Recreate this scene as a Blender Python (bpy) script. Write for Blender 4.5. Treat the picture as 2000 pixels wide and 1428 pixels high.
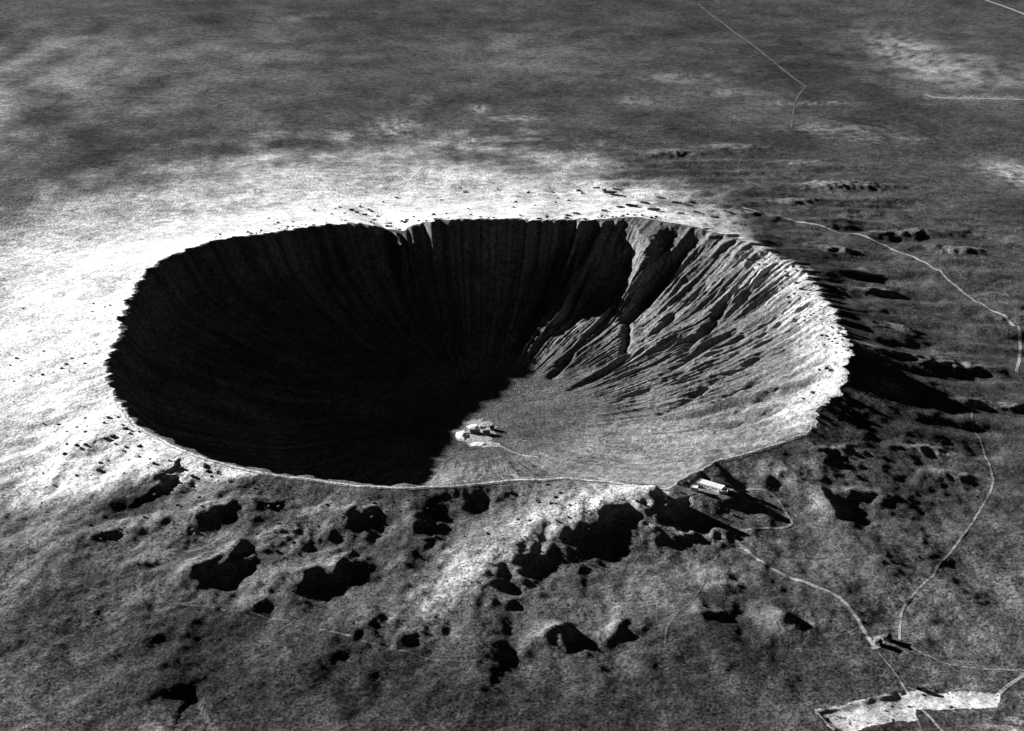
import bpy, math, random
import numpy as np
random.seed(7)
rng = np.random.default_rng(7)
for o in list(bpy.data.objects):
    bpy.data.objects.remove(o)
scene = bpy.context.scene
COL = scene.collection

# ------------------------------------------------------------------ camera
PITCH = math.radians(23.0)
CAM = np.array([61.0, -2206.3, 898.3])
FPX = 2778.0                       # focal length in pixels of the 2000 px wide photograph
cam_d = bpy.data.cameras.new("camera")
cam_d.lens = 36.0 * FPX / 2000.0
cam_d.sensor_width = 36.0
cam_d.clip_start = 5.0
cam_d.clip_end = 60000.0
cam = bpy.data.objects.new("camera", cam_d)
cam.location = CAM
cam.rotation_euler = (math.pi / 2 - PITCH, 0, 0)
COL.objects.link(cam)
scene.camera = cam

# ------------------------------------------------------------------ sky, sun, exposure
SUN_EL = math.radians(16.0)
SUN_AZ = math.radians(28.0)        # shadows run to the right and this much towards the camera
to_sun = np.array([-math.cos(SUN_AZ), math.sin(SUN_AZ)])
world = bpy.data.worlds.new("World")
scene.world = world
world.use_nodes = True
wn = world.node_tree.nodes
wl = world.node_tree.links
wn.clear()
sky = wn.new("ShaderNodeTexSky")
sky.sky_type = 'NISHITA'
sky.sun_disc = False
sky.sun_elevation = SUN_EL
sky.sun_rotation = math.atan2(to_sun[0], to_sun[1])
sky.altitude = 2000.0
sky.air_density = 0.05
sky.dust_density = 0.0
bw = wn.new("ShaderNodeRGBToBW")   # the photograph is black and white
bg = wn.new("ShaderNodeBackground")
bg.inputs["Strength"].default_value = 0.05
wo = wn.new("ShaderNodeOutputWorld")
wl.new(sky.outputs[0], bw.inputs[0])
wl.new(bw.outputs[0], bg.inputs["Color"])
wl.new(bg.outputs[0], wo.inputs["Surface"])
sl = bpy.data.lights.new("sun", 'SUN')
sl.energy = 5.0
sl.angle = math.radians(0.5)
sl.color = (1.0, 1.0, 1.0)
so = bpy.data.objects.new("sun", sl)
so.rotation_euler = (math.pi / 2 - SUN_EL, 0, math.atan2(to_sun[0], -to_sun[1]))
COL.objects.link(so)
scene.view_settings.view_transform = 'Standard'
scene.view_settings.look = 'None'
scene.view_settings.gamma = 1.0
scene.view_settings.exposure = 1.6


# ------------------------------------------------------------------ noise
def _hash(ix, iy, seed):
    h = (ix.astype(np.int64) * 374761393 + iy.astype(np.int64) * 668265263 + seed * 974711) & 0xFFFFFFFF
    h = ((h ^ (h >> 13)) * 1274126177) & 0xFFFFFFFF
    h = ((h ^ (h >> 16)) * 2246822519) & 0xFFFFFFFF
    return (h ^ (h >> 15)) & 0xFFFF


_ANG = np.arange(256) * (2 * np.pi / 256)
_CX, _CY = np.cos(_ANG).astype(np.float32), np.sin(_ANG).astype(np.float32)


def perlin(x, y, seed=0):
    x = np.asarray(x, dtype=np.float64); y = np.asarray(y, dtype=np.float64)
    x, y = np.broadcast_arrays(x, y)
    ix = np.floor(x); iy = np.floor(y)
    fx = (x - ix).astype(np.float32); fy = (y - iy).astype(np.float32)
    ux = fx * fx * fx * (fx * (fx * 6 - 15) + 10)
    uy = fy * fy * fy * (fy * (fy * 6 - 15) + 10)

    def g(dx, dy):
        k = _hash(ix + dx, iy + dy, seed) & 255
        return _CX[k] * (fx - dx) + _CY[k] * (fy - dy)
    a = g(0, 0); b = g(1, 0); c = g(0, 1); d = g(1, 1)
    a = a + ux * (b - a); c = c + ux * (d - c)
    return 1.41 * (a + uy * (c - a))


def fbm(x, y, octaves=4, seed=0, gain=0.5):
    s = 0.0; a = 1.0; f = 1.0
    for i in range(octaves):
        s = s + a * perlin(x * f + 17.3 * i, y * f - 9.1 * i, seed + i)
        a *= gain; f *= 2.03
    return s


def ridged(x, y, seed=0):
    return 1.0 - 2.0 * np.abs(perlin(x, y, seed))


def sstep(a, b, x):
    t = np.clip((x - a) / (b - a), 0, 1)
    return t * t * (3 - 2 * t)


# ------------------------------------------------------------------ crater outline and height
RIM = [(-170, 578), (-153, 605), (-138, 619), (-130, 621), (-124, 620), (-116, 616), (-110, 607), (-103, 606),
       (-97, 601), (-90, 590), (-84, 579), (-77, 586), (-72, 614), (-67, 656), (-63, 640), (-58, 621), (-50, 634),
       (-43, 643), (-36, 623), (-29, 626), (-17, 610), (-4, 598), (12, 610), (24, 642), (36, 654), (46, 667),
       (56, 661), (62, 667), (74, 588), (88, 536), (96, 526), (101, 530), (106, 552), (110, 580), (115, 605), (123, 613), (135, 620),
       (144, 645), (159, 640), (170, 606), (178, 588)]
RIM_Z = [(-180, 57), (-170, 54), (-160, 49), (-150, 46), (-120, 46), (-90, 46), (-60, 48), (-30, 53), (-26, 57), (-20, 67), (-13, 61), (-6, 53), (0, 50), (30, 47), (50, 47),
         (62, 42), (70, 40), (78, 44), (84, 51), (90, 56), (96, 58), (101, 55), (105, 45), (107, 31), (109.5, 31), (112, 40), (119, 45), (126, 47), (135, 52), (145, 57),
         (155, 59), (165, 57), (175, 57)]
_rt = np.array([a for a, b in RIM], float); _rr = np.array([b for a, b in RIM], float)
_zt = np.array([a for a, b in RIM_Z], float); _zz = np.array([b for a, b in RIM_Z], float)
FLOOR = -125.0


def angwin(td, a, b, soft=8.0):
    """1 for angles a..b (degrees, b may pass 180), soft ends"""
    m = 0.5 * (a + b); h = 0.5 * (b - a)
    d = np.abs((td - m + 180) % 360 - 180)
    return 1 - sstep(h - soft, h + soft, d)


def rim_r(td, ragged=True):
    r = np.interp(td, _rt, _rr, period=360)
    if not ragged:
        return r
    t = np.radians(td)
    cx, cy = np.cos(t), np.sin(t)
    rag = 0.25 + angwin(td, 60, 215) * 1.35 + angwin(td, -42, 48) * 1.3
    n = 6 * perlin(cx * 14, cy * 14, 3) + 5 * perlin(cx * 34, cy * 34, 4) + 3.5 * perlin(cx * 80, cy * 80, 5)
    return r + rag * n


def rim_z(td, ragged=True):
    z = np.interp(td, _zt, _zz, period=360)
    if not ragged:
        return z
    t = np.radians(td)
    cx, cy = np.cos(t), np.sin(t)
    rag = 0.3 + angwin(td, 60, 215) * 0.3 + angwin(td, -42, 48) * 1.2
    return z + rag * (3.0 * perlin(cx * 9, cy * 9, 13) + 2.0 * perlin(cx * 25, cy * 25, 14)
                      + 1.3 * perlin(cx * 70, cy * 70, 15))


def out_base(d, zr, td):
    steep = angwin(td, -45, 48, 16)
    near = angwin(td, -112, -45, 14)
    s = np.clip(d / (620.0 - 130 * angwin(td, 65, 145, 20)), 0, 1)
    k = np.maximum(steep, 0.6 * near)
    return zr * ((1 - k) * (1 - s) ** 2.2 + k * (0.48 * (1 - np.clip(d / 210.0, 0, 1)) ** 1.7 + 0.52 * (1 - s) ** 2.2))


def _ray(px, py):
    u = (px - 1000) / FPX; v = (714 - py) / FPX
    c, s = math.cos(PITCH), math.sin(PITCH)
    return np.array([u, c + v * s, -s + v * c])


def on_plan(px, py):
    """place on the smooth outer terrain seen at a point of the photograph"""
    z = 0.0
    d = _ray(px, py)
    for _ in range(8):
        q = CAM + d * ((z - CAM[2]) / d[2])
        td = math.degrees(math.atan2(q[1], q[0]))
        zr = float(np.interp(td, _zt, _zz, period=360))
        r = float(np.interp(td, _rt, _rr, period=360))
        z = 0.5 * z + 0.5 * float(out_base(max(math.hypot(q[0], q[1]) - r, 0), zr, td))
    return q[0], q[1]


def wall_base(rho, zr):
    return FLOOR + (zr - FLOOR) * np.clip((rho - 0.17) / 0.83, 0, None) ** 1.78


def on_wall(px, py):
    """place on the smooth inner wall seen at a point of the photograph"""
    dr = _ray(px, py)
    for t in np.arange(1500, 3800, 4.0):
        q = CAM + dr * t
        td = math.degrees(math.atan2(q[1], q[0]))
        rho = math.hypot(q[0], q[1]) / float(np.interp(td, _rt, _rr, period=360))
        if rho < 1.03 and q[2] < float(wall_base(rho, np.interp(td, _zt, _zz, period=360))):
            break
    return q[0], q[1]


def seg_field(x, y, pts):
    """signed distance to a polyline and the fraction along it (positive on its right hand side)"""
    best = np.full(x.shape, 1e9); sign = np.ones(x.shape); frac = np.zeros(x.shape)
    n = len(pts) - 1
    for i in range(n):
        ax, ay = pts[i]; bx, by = pts[i + 1]
        dx, dy = bx - ax, by - ay
        L2 = dx * dx + dy * dy
        t = np.clip(((x - ax) * dx + (y - ay) * dy) / L2, 0, 1)
        ex = x - (ax + t * dx); ey = y - (ay + t * dy)
        d = np.hypot(ex, ey)
        m = d < best
        best = np.where(m, d, best)
        sign = np.where(m, np.where(dx * ey - dy * ex < 0, 1.0, -1.0), sign)
        frac = np.where(m, (i + t) / n, frac)
    return best, sign, frac


# mounds on the outer slopes: photo point, half length, half width (m), heading (deg), height
MOUNDS = [
    (395, 1118, 34, 26, 20, 15), (470, 1085, 26, 20, 20, 11), (300, 1095, 34, 26, 20, 9), (655, 1110, 46, 22, 30, 13),
    (720, 1222, 24, 20, 20, 9), (560, 1045, 30, 20, 30, 9), (250, 1030, 60, 24, 25, 9), (420, 1000, 52, 20, 25, 9),
    (1085, 1240, 30, 20, 25, 11), (1205, 1235, 22, 18, 20, 7), (985, 1170, 26, 16, 20, 6), (1380, 1195, 26, 20, 0, 7),
    (1515, 1215, 22, 26, 60, 8), (1492, 1000, 24, 24, 30, 4), (1527, 928, 22, 24, 60, 6), (1610, 985, 22, 50, 20, 9),
    (1680, 965, 44, 20, -5, 8), (1400, 1045, 14, 16, 70, 7), (1330, 1040, 12, 20, 60, 7), (1280, 1040, 10, 22, 60, 6),
    (620, 1000, 32, 18, 20, 8), (500, 1175, 26, 20, 20, 5), (1400, 1130, 40, 30, 0, 7), (860, 1085, 22, 30, 60, 5),
    (1640, 365, 120, 28, 0, 16), (1540, 395, 60, 24, 0, 10), (1770, 460, 90, 22, 5, 12), (1640, 490, 50, 22, 0, 10),
    (1880, 492, 70, 20, 0, 8), (1840, 712, 90, 16, 0, 9), (1720, 575, 60, 18, 0, 7), (1310, 300, 90, 30, 0, 10),
    (1430, 290, 100, 30, 0, 10), (1560, 320, 80, 30, 0, 8), (1480, 420, 50, 20, 0, 7), (1800, 880, 70, 18, 0, 7),
    (1640, 880, 60, 12, 0, 5), (1850, 930, 50, 20, 0, 6), (1740, 640, 40, 16, 0, 6), (1930, 790, 70, 14, 0, 5),
    (780, 1110, 22, 16, 20, 7), (820, 1020, 26, 16, 20, 6), (700, 1005, 40, 18, 15, 9),
]
HOLLOWS = [  # photo point, half length, half width, heading, depth
    (955, 985, 40, 34, 0, 17), (530, 968, 48, 30, 0, 14), (870, 990, 16, 34, 10, 8),
    (650, 965, 30, 22, 0, 8), (745, 985, 30, 24, 0, 7), (460, 1130, 22, 26, 10, 8), (700, 1110, 22, 26, 0, 5),
    (1660, 1010, 40, 34, 0, 9), (1740, 1005, 46, 30, 0, 8), (330, 1150, 30, 22, 0, 5),
    (1580, 440, 50, 26, 0, 9), (1700, 395, 90, 26, 0, 8), (1350, 265, 110, 34, 0, 9), (1480, 1180, 34, 28, 0, 6),
]
MW = [(on_plan(a, b), c, d, e, f * 0.8) for a, b, c, d, e, f in MOUNDS]
HW = [(on_plan(a, b), c, d, e, f * 0.36) for a, b, c, d, e, f in HOLLOWS]
SPUR = [on_plan(*p) for p in [(1310, 968), (1250, 980), (1150, 1010), (1060, 1055), (960, 1110), (880, 1160), (815, 1225)]]
SCARP = [on_plan(*p) for p in [(150, 1440), (230, 1400), (300, 1370), (375, 1350), (382, 1362)]]
LEFT_CUT = [on_plan(*p) for p in [(115, 1040), (190, 1000), (260, 975), (300, 955), (320, 935)]]
YARD = [on_plan(*p) for p in [(1588, 1390), (1640, 1378), (1740, 1355), (1800, 1350), (1862, 1353), (1950, 1356), (1948, 1386),
                              (1880, 1386), (1790, 1382), (1792, 1400), (1740, 1408), (1690, 1420), (1640, 1440),
                              (1625, 1426), (1600, 1405)]]


PADS = [(1385, 953, 40, 20, -30), (1726, 1254, 16, 14, 0), (1792, 1345, 16, 9, -20)]


def in_poly(x, y, poly):
    c = np.zeros(np.shape(x), bool)
    n = len(poly)
    for i in range(n):
        x1, y1 = poly[i]; x2, y2 = poly[(i + 1) % n]
        k = ((y1 > y) != (y2 > y)) & (x < (x2 - x1) * (y - y1) / (y2 - y1 + 1e-12) + x1)
        c ^= k
    return c


def ell(x, y, c, a, b, rot):
    t = math.radians(rot)
    dx, dy = x - c[0], y - c[1]
    u = (dx * math.cos(t) + dy * math.sin(t)) / a
    v = (-dx * math.sin(t) + dy * math.cos(t)) / b
    return np.hypot(u, v)


SPURS_IN = [  # buttresses inside the rim: angle, half width deg, length m, drop slope, extra
    (108.0, 1.0, 75, 0.30, 0.0), (51.0, 1.6, 110, 0.45, 0), (25, 1.4, 90, 0.5, 0), (8, 1.5, 90, 0.5, 0), (-14, 1.3, 70, 0.5, 0)]
# ravines (-) and ribs (+) on the inner wall: photo points, depth, half width
CUTS = [([(1212, 480), (1195, 540), (1165, 585), (1110, 622)], -24, 40), ([(1255, 426), (1262, 470), (1255, 530), (1232, 590)], 24, 24), ([(1350, 452), (1322, 490), (1284, 550), (1240, 612)], -34, 25),
        ([(1372, 565), (1320, 610), (1285, 650)], -15, 10), ([(1425, 580), (1385, 640), (1340, 692)], -16, 10),
        ([(1452, 640), (1380, 680), (1300, 730)], -11, 8), ([(1500, 690), (1400, 750), (1290, 812)], -9, 8),
        ([(1492, 738), (1400, 790)], -9, 7), ([(1226, 615), (1222, 690)], -13, 7), ([(1118, 690), (1078, 738)], -11, 8),
        ([(1600, 600), (1500, 650), (1400, 705)], -9, 8), ([(1565, 590), (1480, 645)], -9, 8), ([(1275, 555), (1235, 622)], -9, 7),
        ([(1365, 570), (1300, 630), (1262, 660)], 8, 10), ([(1410, 610), (1350, 660), (1310, 690)], 8, 10), ([(1450, 655), (1355, 712)], 7, 8),
        ([(1340, 590), (1270, 640)], 8, 12), ([(1540, 760), (1420, 820)], -7, 7), ([(1520, 800), (1400, 850)], -6, 6),
        ([(1470, 560), (1400, 640)], -9, 8), ([(1350, 720), (1200, 790)], -7, 8), ([(1240, 690), (1120, 760)], -7, 8)]
CW = [([on_wall(*p) for p in pts], h, w) for pts, h, w in CUTS]


def height_in(x, y, ri, td, R, zr):
    t = np.radians(td)
    zi = wall_base(ri, zr)
    # the far and left walls start with a cliff
    zi = zi - 40 * angwin(td, 71, 185, 5) * (1 - sstep(0.90, 0.995, ri)) * sstep(0.30, 0.8, ri)
    zi = zi - 30 * angwin(td, -178, -100, 8) * (1 - sstep(0.90, 0.995, ri)) * sstep(0.30, 0.62, ri)
    wob = 0.05 * perlin(x / 150, y / 150, 40) + 0.010 * perlin(x / 50, y / 50, 41)
    ta = t + wob * (1 - 0.7 * ri)
    cx, cy = np.cos(ta), np.sin(ta)
    amp = sstep(0.24, 0.56, ri) * (1 - 0.5 * sstep(0.92, 1.0, ri)) * (1 - 0.88 * angwin(td, -165, -55, 12)) * (1 - 0.75 * angwin(td, 74, 150, 8))
    mod = np.clip(0.75 + 1.0 * perlin(x / 110, y / 110, 44), 0.3, 1.5)
    gl = np.zeros(x.shape)
    for k, (lam, a, lr) in enumerate([(120, 6.0, 320), (52, 6.5, 240), (25, 6.0, 170), (12, 3.6, 110)]):
        f = 600.0 / lam + (1 - ri) * R / lr
        gl = gl + a * (ridged(cx * f + 3.1 * k, cy * f - 2.7 * k, 50 + k) - 0.35) * (mod if k else 1.0)
    zi = zi + amp * gl * (0.5 + 0.5 * ri)
    zi = zi + sstep(0.2, 0.5, ri) * (1.3 * fbm(x / 22, y / 22, 3, 60, 0.6)) + (0.3 + 0.4 * sstep(0.4, 0.7, ri)) * perlin(x / 8, y / 8, 63)
    zi = zi + 9.0 * sstep(0.86, 0.97, ri) * (1 - sstep(0.985, 1.0, ri)) * (0.4 + perlin(cx * 22, cy * 22, 66))
    bed = zi / 15.0 + 0.5 * perlin(x / 60, y / 60, 69)          # flat-lying rock beds stand out as ledges
    zi = zi + sstep(0.74, 0.88, ri) * 1.2 * np.sin(2 * np.pi * bed) * np.clip(0.6 + perlin(x / 45, y / 45, 71), 0, 1)
    wx = 5 * perlin(x / 26, y / 26, 46) + 3 * perlin(x / 11, y / 11, 47)
    cut = np.zeros(x.shape)
    for pts, hh, w in CW:
        px_ = [p[0] for p in pts]; py_ = [p[1] for p in pts]
        m = 3 * w + 10
        k = (x > min(px_) - m) & (x < max(px_) + m) & (y > min(py_) - m) & (y < max(py_) + m)
        ds, _, fr = seg_field(x[k] + wx[k], y[k] + wx[k], pts)
        cut[k] += hh * np.exp(-(ds / w) ** 2) * sstep(-0.05, 0.15, fr) * (1 - 0.6 * sstep(0.6, 1.0, fr))
    zi = zi + cut
    for a, w, L, sl_, e in SPURS_IN:
        da = np.abs((td - a + 180) % 360 - 180)
        k = da < w * 2
        din = (1 - ri[k]) * R[k]
        xx, yy = x[k], y[k]
        crest = zr[k] - sl_ * din + e + 2.5 * perlin(xx / 14, yy / 14, 67)
        q = 1 - sstep(w * 0.25, w * 1.3, da[k] + 0.35 * perlin(xx / 25, yy / 25, 68))
        q = q * (1 - sstep(L * 0.6, L, din))
        zk = zi[k]
        zi[k] = np.maximum(zk, zk + q * (crest - zk))
    zi = np.minimum(zi, zr + 1.5 - 0.22 * (1 - ri) * R)      # nothing stands above the lip
    lip = sstep(0.985, 1.0, ri)          # keep the lip exactly on the rim line
    return zi * (1 - lip) + zr * lip


def height_out(x, y, d, td, zr):
    t = np.radians(td)
    zo = out_base(d, zr, td)
    cx, cy = np.cos(t), np.sin(t)
    hum = sstep(0, 60, d) * (1 - 0.85 * sstep(300, 620, d)) * (1 - sstep(800, 1300, d))
    hum = hum * (1 - 0.8 * np.exp(-ell(x, y, on_plan(1480, 1000), 80, 62, 0) ** 2)) * (1 - 0.7 * np.exp(-ell(x, y, on_plan(960, 1180), 60, 50, 0) ** 2))
    near = angwin(td, -150, 70, 25)
    right = angwin(td, -35, 76, 15)
    K = 600 / 74 + d / 150
    h1 = perlin(cx * K, cy * K, 20) + 0.46 * perlin(cx * K * 2.1, cy * K * 2.1, 21) + 0.12 * perlin(cx * K * 4.3, cy * K * 4.3, 22)
    h2 = fbm(x / 38, y / 38, 2, 24)
    patch = np.clip(0.8 + 0.7 * perlin(x / 170, y / 170, 25), 0.15, 1.25)
    zo = zo + hum * (1.6 + (6.7 - 4.6 * right) * near * patch) * h1 + hum * (0.35 + 0.5 * near) * h2
    zo = zo + right * sstep(40, 130, d) * (1 - sstep(520, 1000, d)) * patch * (
        8.0 * perlin(x / 165 + 0.15 * h2, y / 46, 26) + 0.4 * perlin(x / 60, y / 22, 27))
    zo = zo + sstep(10, 120, d) * (2.2 * fbm(x / 420, y / 420, 2, 28) + 0.8 * fbm(x / 80, y / 80, 2, 31)) \
        + 0.2 * perlin(x / 12, y / 12, 34)
    zo = zo + sstep(500, 2500, d) * 16 * fbm(x / 1400, y / 1400, 3, 36)
    edge = sstep(0, 25, d)
    add = np.zeros(x.shape)
    wx = 13 * perlin(x / 42, y / 42, 38) + 7 * perlin(x / 16, y / 16, 39)
    wy = 13 * perlin(x / 42, y / 42, 48) + 7 * perlin(x / 16, y / 16, 49)
    zo = zo + hum * near * (1 - 0.75 * right) * (1.5 * ridged(x / 34, y / 34, 42) * np.clip(0.3 + perlin(x / 130, y / 130, 43), 0, 1) + 1.1 * perlin(x / 17, y / 17, 43) + 0.5 * perlin(x / 8, y / 8, 45))
    for sgn, p, lst in ((1, 2.0, MW), (-1, 2.0, HW)):
        for c, a, b, rot, hgt in lst:
            m = max(a, b) * 2.6 + 15
            k = (np.abs(x - c[0]) < m) & (np.abs(y - c[1]) < m)
            q = ell(x[k] + wx[k], y[k] + wy[k], c, a, b, rot)
            add[k] += sgn * hgt * np.exp(-q ** p) * (1 + 0.25 * h2[k])
    near_box = (d < 700) & (y < 0)
    xb, yb, ab = x[near_box], y[near_box], np.zeros(int(near_box.sum()))
    b1, b2 = wx[near_box] * 0.2, wy[near_box] * 0.2
    # long spur running out from the rim
    ds, sg, fr = seg_field(xb + 5 * b2, yb + 5 * b1, SPUR)
    wd = np.where(sg < 0, 28.0 + 26 * fr, 62.0)
    ab = ab + (19 - 14.5 * fr) * np.exp(-(ds / wd) ** 2) * sstep(-0.01, 0.08, fr)
    # bank in the lower left
    ds, sg, fr = seg_field(xb, yb, SCARP)
    wd = np.where(sg > 0, 46.0, 10.0)
    ab = ab - (1.0 + 6.0 * fr) * np.exp(-(ds / wd) ** 2)
    ds, sg, fr = seg_field(xb + 3 * b2, yb, LEFT_CUT)
    ab = ab + np.where(sg < 0, 5.0 * np.exp(-(ds / 40.0) ** 2), 5.0 * np.exp(-(ds / 14.0) ** 2)) * sstep(0, 0.3, fr)
    add[near_box] += ab
    zo = zo + edge * add
    # dug-out yard
    bx = [p[0] for p in YARD]; by = [p[1] for p in YARD]
    box = (x > min(bx) - 60) & (x < max(bx) + 60) & (y > min(by) - 60) & (y < max(by) + 60)
    xb, yb, zb = x[box], y[box], zo[box]
    m = in_poly(xb + 2 * h2[box], yb + 2 * h1[box], YARD)
    dw, _, _ = seg_field(xb, yb, YARD[:3])
    dw2, _, _ = seg_field(xb, yb, [YARD[0], YARD[-1], YARD[-2]])
    dw = np.minimum(dw, dw2)
    lev = zb.mean()
    zb = zb + 0.5 * np.exp(-(dw / 7) ** 2)
    wgt = np.where(m, sstep(1.0, 9.0, dw), 0.0)
    zo[box] = zb * (1 - wgt) + wgt * (0.75 * zb + 0.25 * lev - 1.5 * np.exp(-(dw / 80) ** 2))
    for px, py, a, b, rot in PADS:              # levelled building sites
        c = on_plan(px, py)
        q = ell(x, y, c, a, b, rot)
        k = q < 1.6
        tc = math.degrees(math.atan2(c[1], c[0]))
        zc = float(out_base(max(math.hypot(*c) - float(rim_r(tc, False)), 0), float(rim_z(tc, False)), tc)) + (0.0 if a > 30 else 0.8)
        w = 1 - sstep(0.75, 1.5, q[k])
        zo[k] = zo[k] * (1 - w) + zc * w
    return zo


# ------------------------------------------------------------------ polar terrain grid
dens_t = np.linspace(-180, 180, 3601)
dens = np.interp(dens_t, [-180, -170, -150, 60, 85, 180], [0.75, 0.9, 1.5, 1.5, 0.75, 0.75])
cum = np.concatenate([[0], np.cumsum(0.5 * (dens[1:] + dens[:-1]))]); cum /= cum[-1]
NT = 1900
TD = np.interp(np.arange(NT) / NT, cum, dens_t)
n_floor, n_wall = 60, 190
rho_in = np.concatenate([np.linspace(0.004, 0.32, n_floor, endpoint=False), np.linspace(0.32, 1.0, n_wall)])
d_out = [0.0]; step = 1.6
while d_out[-1] < 26000:
    d = d_out[-1]
    step = 1.6 + 1.6 * min(d / 60, 1) if d < 720 else step * 1.032
    d_out.append(d + step)
d_out = np.array(d_out[1:])
NI, NO = len(rho_in), len(d_out)
NR = NI + NO
RT = rim_r(TD); ZT = rim_z(TD)
rr = np.empty((NR, NT))
rr[:NI] = rho_in[:, None] * RT[None]
fade = sstep(0, 900, d_out)
rr[NI:] = (RT[None] * (1 - fade[:, None]) + 600 * fade[:, None]) + d_out[:, None]
TR = np.radians(TD)
X = rr * np.cos(TR)[None]; Y = rr * np.sin(TR)[None]
TDg = np.broadcast_to(TD[None], X.shape)
RG = np.broadcast_to(RT[None], X.shape); ZG = np.broadcast_to(ZT[None], X.shape)
Z = np.empty_like(X)
away = sstep(0, 70, d_out)[:, None]           # the ragged lip smooths out down the slope
d_eff = np.maximum(rr[NI:] - (RG[NI:] * (1 - away) + rim_r(TD, False)[None] * away), 0)
z_eff = ZG[NI:] * (1 - away) + rim_z(TD, False)[None] * away
Z[:NI] = height_in(X[:NI], Y[:NI], rr[:NI] / RG[:NI], TDg[:NI], RG[:NI], ZG[:NI])
Z[NI:] = height_out(X[NI:], Y[NI:], d_eff, TDg[NI:], z_eff)


def ground_z(x, y):
    """height of the terrain sheet at plan points"""
    x = np.atleast_1d(np.asarray(x, float)); y = np.atleast_1d(np.asarray(y, float))
    r = np.hypot(x, y); td = np.degrees(np.arctan2(y, x))
    tt = np.interp(td, np.append(TD, 180.0), np.arange(NT + 1))
    j = np.floor(tt).astype(int); fj = tt - j
    j0 = j % NT; j1 = (j + 1) % NT
    lo = np.zeros(len(x), int); hi = np.full(len(x), NR - 1)
    for _ in range(11):
        m = (lo + hi) // 2
        c = rr[m, j0] * (1 - fj) + rr[m, j1] * fj
        up = c <= r
        lo = np.where(up, m, lo); hi = np.where(up, hi, m)
    i = np.clip(lo, 0, NR - 2)
    ca = rr[i, j0] * (1 - fj) + rr[i, j1] * fj
    cb = rr[i + 1, j0] * (1 - fj) + rr[i + 1, j1] * fj
    f = np.clip((r - ca) / (cb - ca), 0, 1)
    za = Z[i, j0] * (1 - fj) + Z[i, j1] * fj
    zb = Z[i + 1, j0] * (1 - fj) + Z[i + 1, j1] * fj
    return za * (1 - f) + zb * f


def at(px, py):
    """place on the terrain seen at a point of the photograph (first hit)"""
    d = _ray(px, py)
    tmax = min((-160 - CAM[2]) / d[2], 26000)
    t0 = (90 - CAM[2]) / d[2]
    ts = np.linspace(t0, tmax, 260)
    q = CAM[None] + ts[:, None] * d[None]
    below = q[:, 2] < ground_z(q[:, 0], q[:, 1])
    i = int(np.argmax(below))
    a, b = ts[max(i - 1, 0)], ts[i]
    for _ in range(14):
        m = 0.5 * (a + b); p = CAM + d * m
        if p[2] < ground_z(p[0], p[1])[0]: b = m
        else: a = m
    return (CAM + d * b)


# ------------------------------------------------------------------ rock and soil brightness (own colour with some sun and shade painted in)
def pale_sunward_ejecta(x, y, d, td):  # pale ejecta, spread widest on sun-facing flanks to paint their brightness
    reach = np.interp(td, [-180, -172, -149, -139, -133, -128, -122, -115, -100, -60, -30, 10, 40, 60, 75, 93, 111, 124, 139, 155, 170],
                      [350, 330, 300, 260, 190, 120, 45, 1.0, 0.5, 0.5, 0.5, 5, 40, 300, 600, 800, 820, 740, 620, 520, 400], period=360)
    n = fbm(x / 160, y / 160, 4, 70) + 0.5 * fbm(x / 40, y / 90, 3, 75)
    return 1 - sstep(0.14, 1.32, d / reach + 0.30 * n)


rho = rr / RT[None]
d = np.maximum(rr - RT[None], 0)
n_big = fbm(X / 700, Y / 700, 4, 80)
n_mid = fbm(X / 120, Y / 120, 4, 85)
n_sm = fbm(X / 26, Y / 26, 3, 90)
alb = 0.065 + 0.022 * n_big + 0.016 * n_mid + 0.008 * n_sm            # scrubby plain
ring = 1 - sstep(90, 460, d)
near_w = angwin(TDg, -160, -48, 18)
alb = alb + ring * near_w * (0.05 + 0.055 * n_mid + 0.03 * n_sm)
for c, a, b, rot, hgt in MW:
    m = max(a, b) * 2.2
    k = (np.abs(X - c[0]) < m) & (np.abs(Y - c[1]) < m)
    q = ell(X[k], Y[k], c, a, b, rot) + 0.35 * n_sm[k]
    alb[k] += 0.09 * (1 - sstep(0.35, 1.15, q))
pe = pale_sunward_ejecta(X, Y, d, TDg)
dust = 1 - sstep(0.25, 1.0, d / 900 + 0.2 * n_mid + 1.2 * (1 - angwin(TDg, 75, 225, 30)))
alb = alb + 0.11 * dust
alb = alb * (1 - pe) + pe * np.clip(0.62 + 0.16 * n_sm + 0.13 * n_mid, 0.22, 0.78)
# pale spur
ds, sg, fr = seg_field(X, Y, SPUR)
sp = np.exp(-((ds + 12 * n_sm + 8 * n_mid) / np.where(sg < 0, 24.0, 36.0)) ** 2) * (d > 0) * (1 - 0.35 * fr)
alb = alb * (1 - sp) + sp * 0.52
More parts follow.
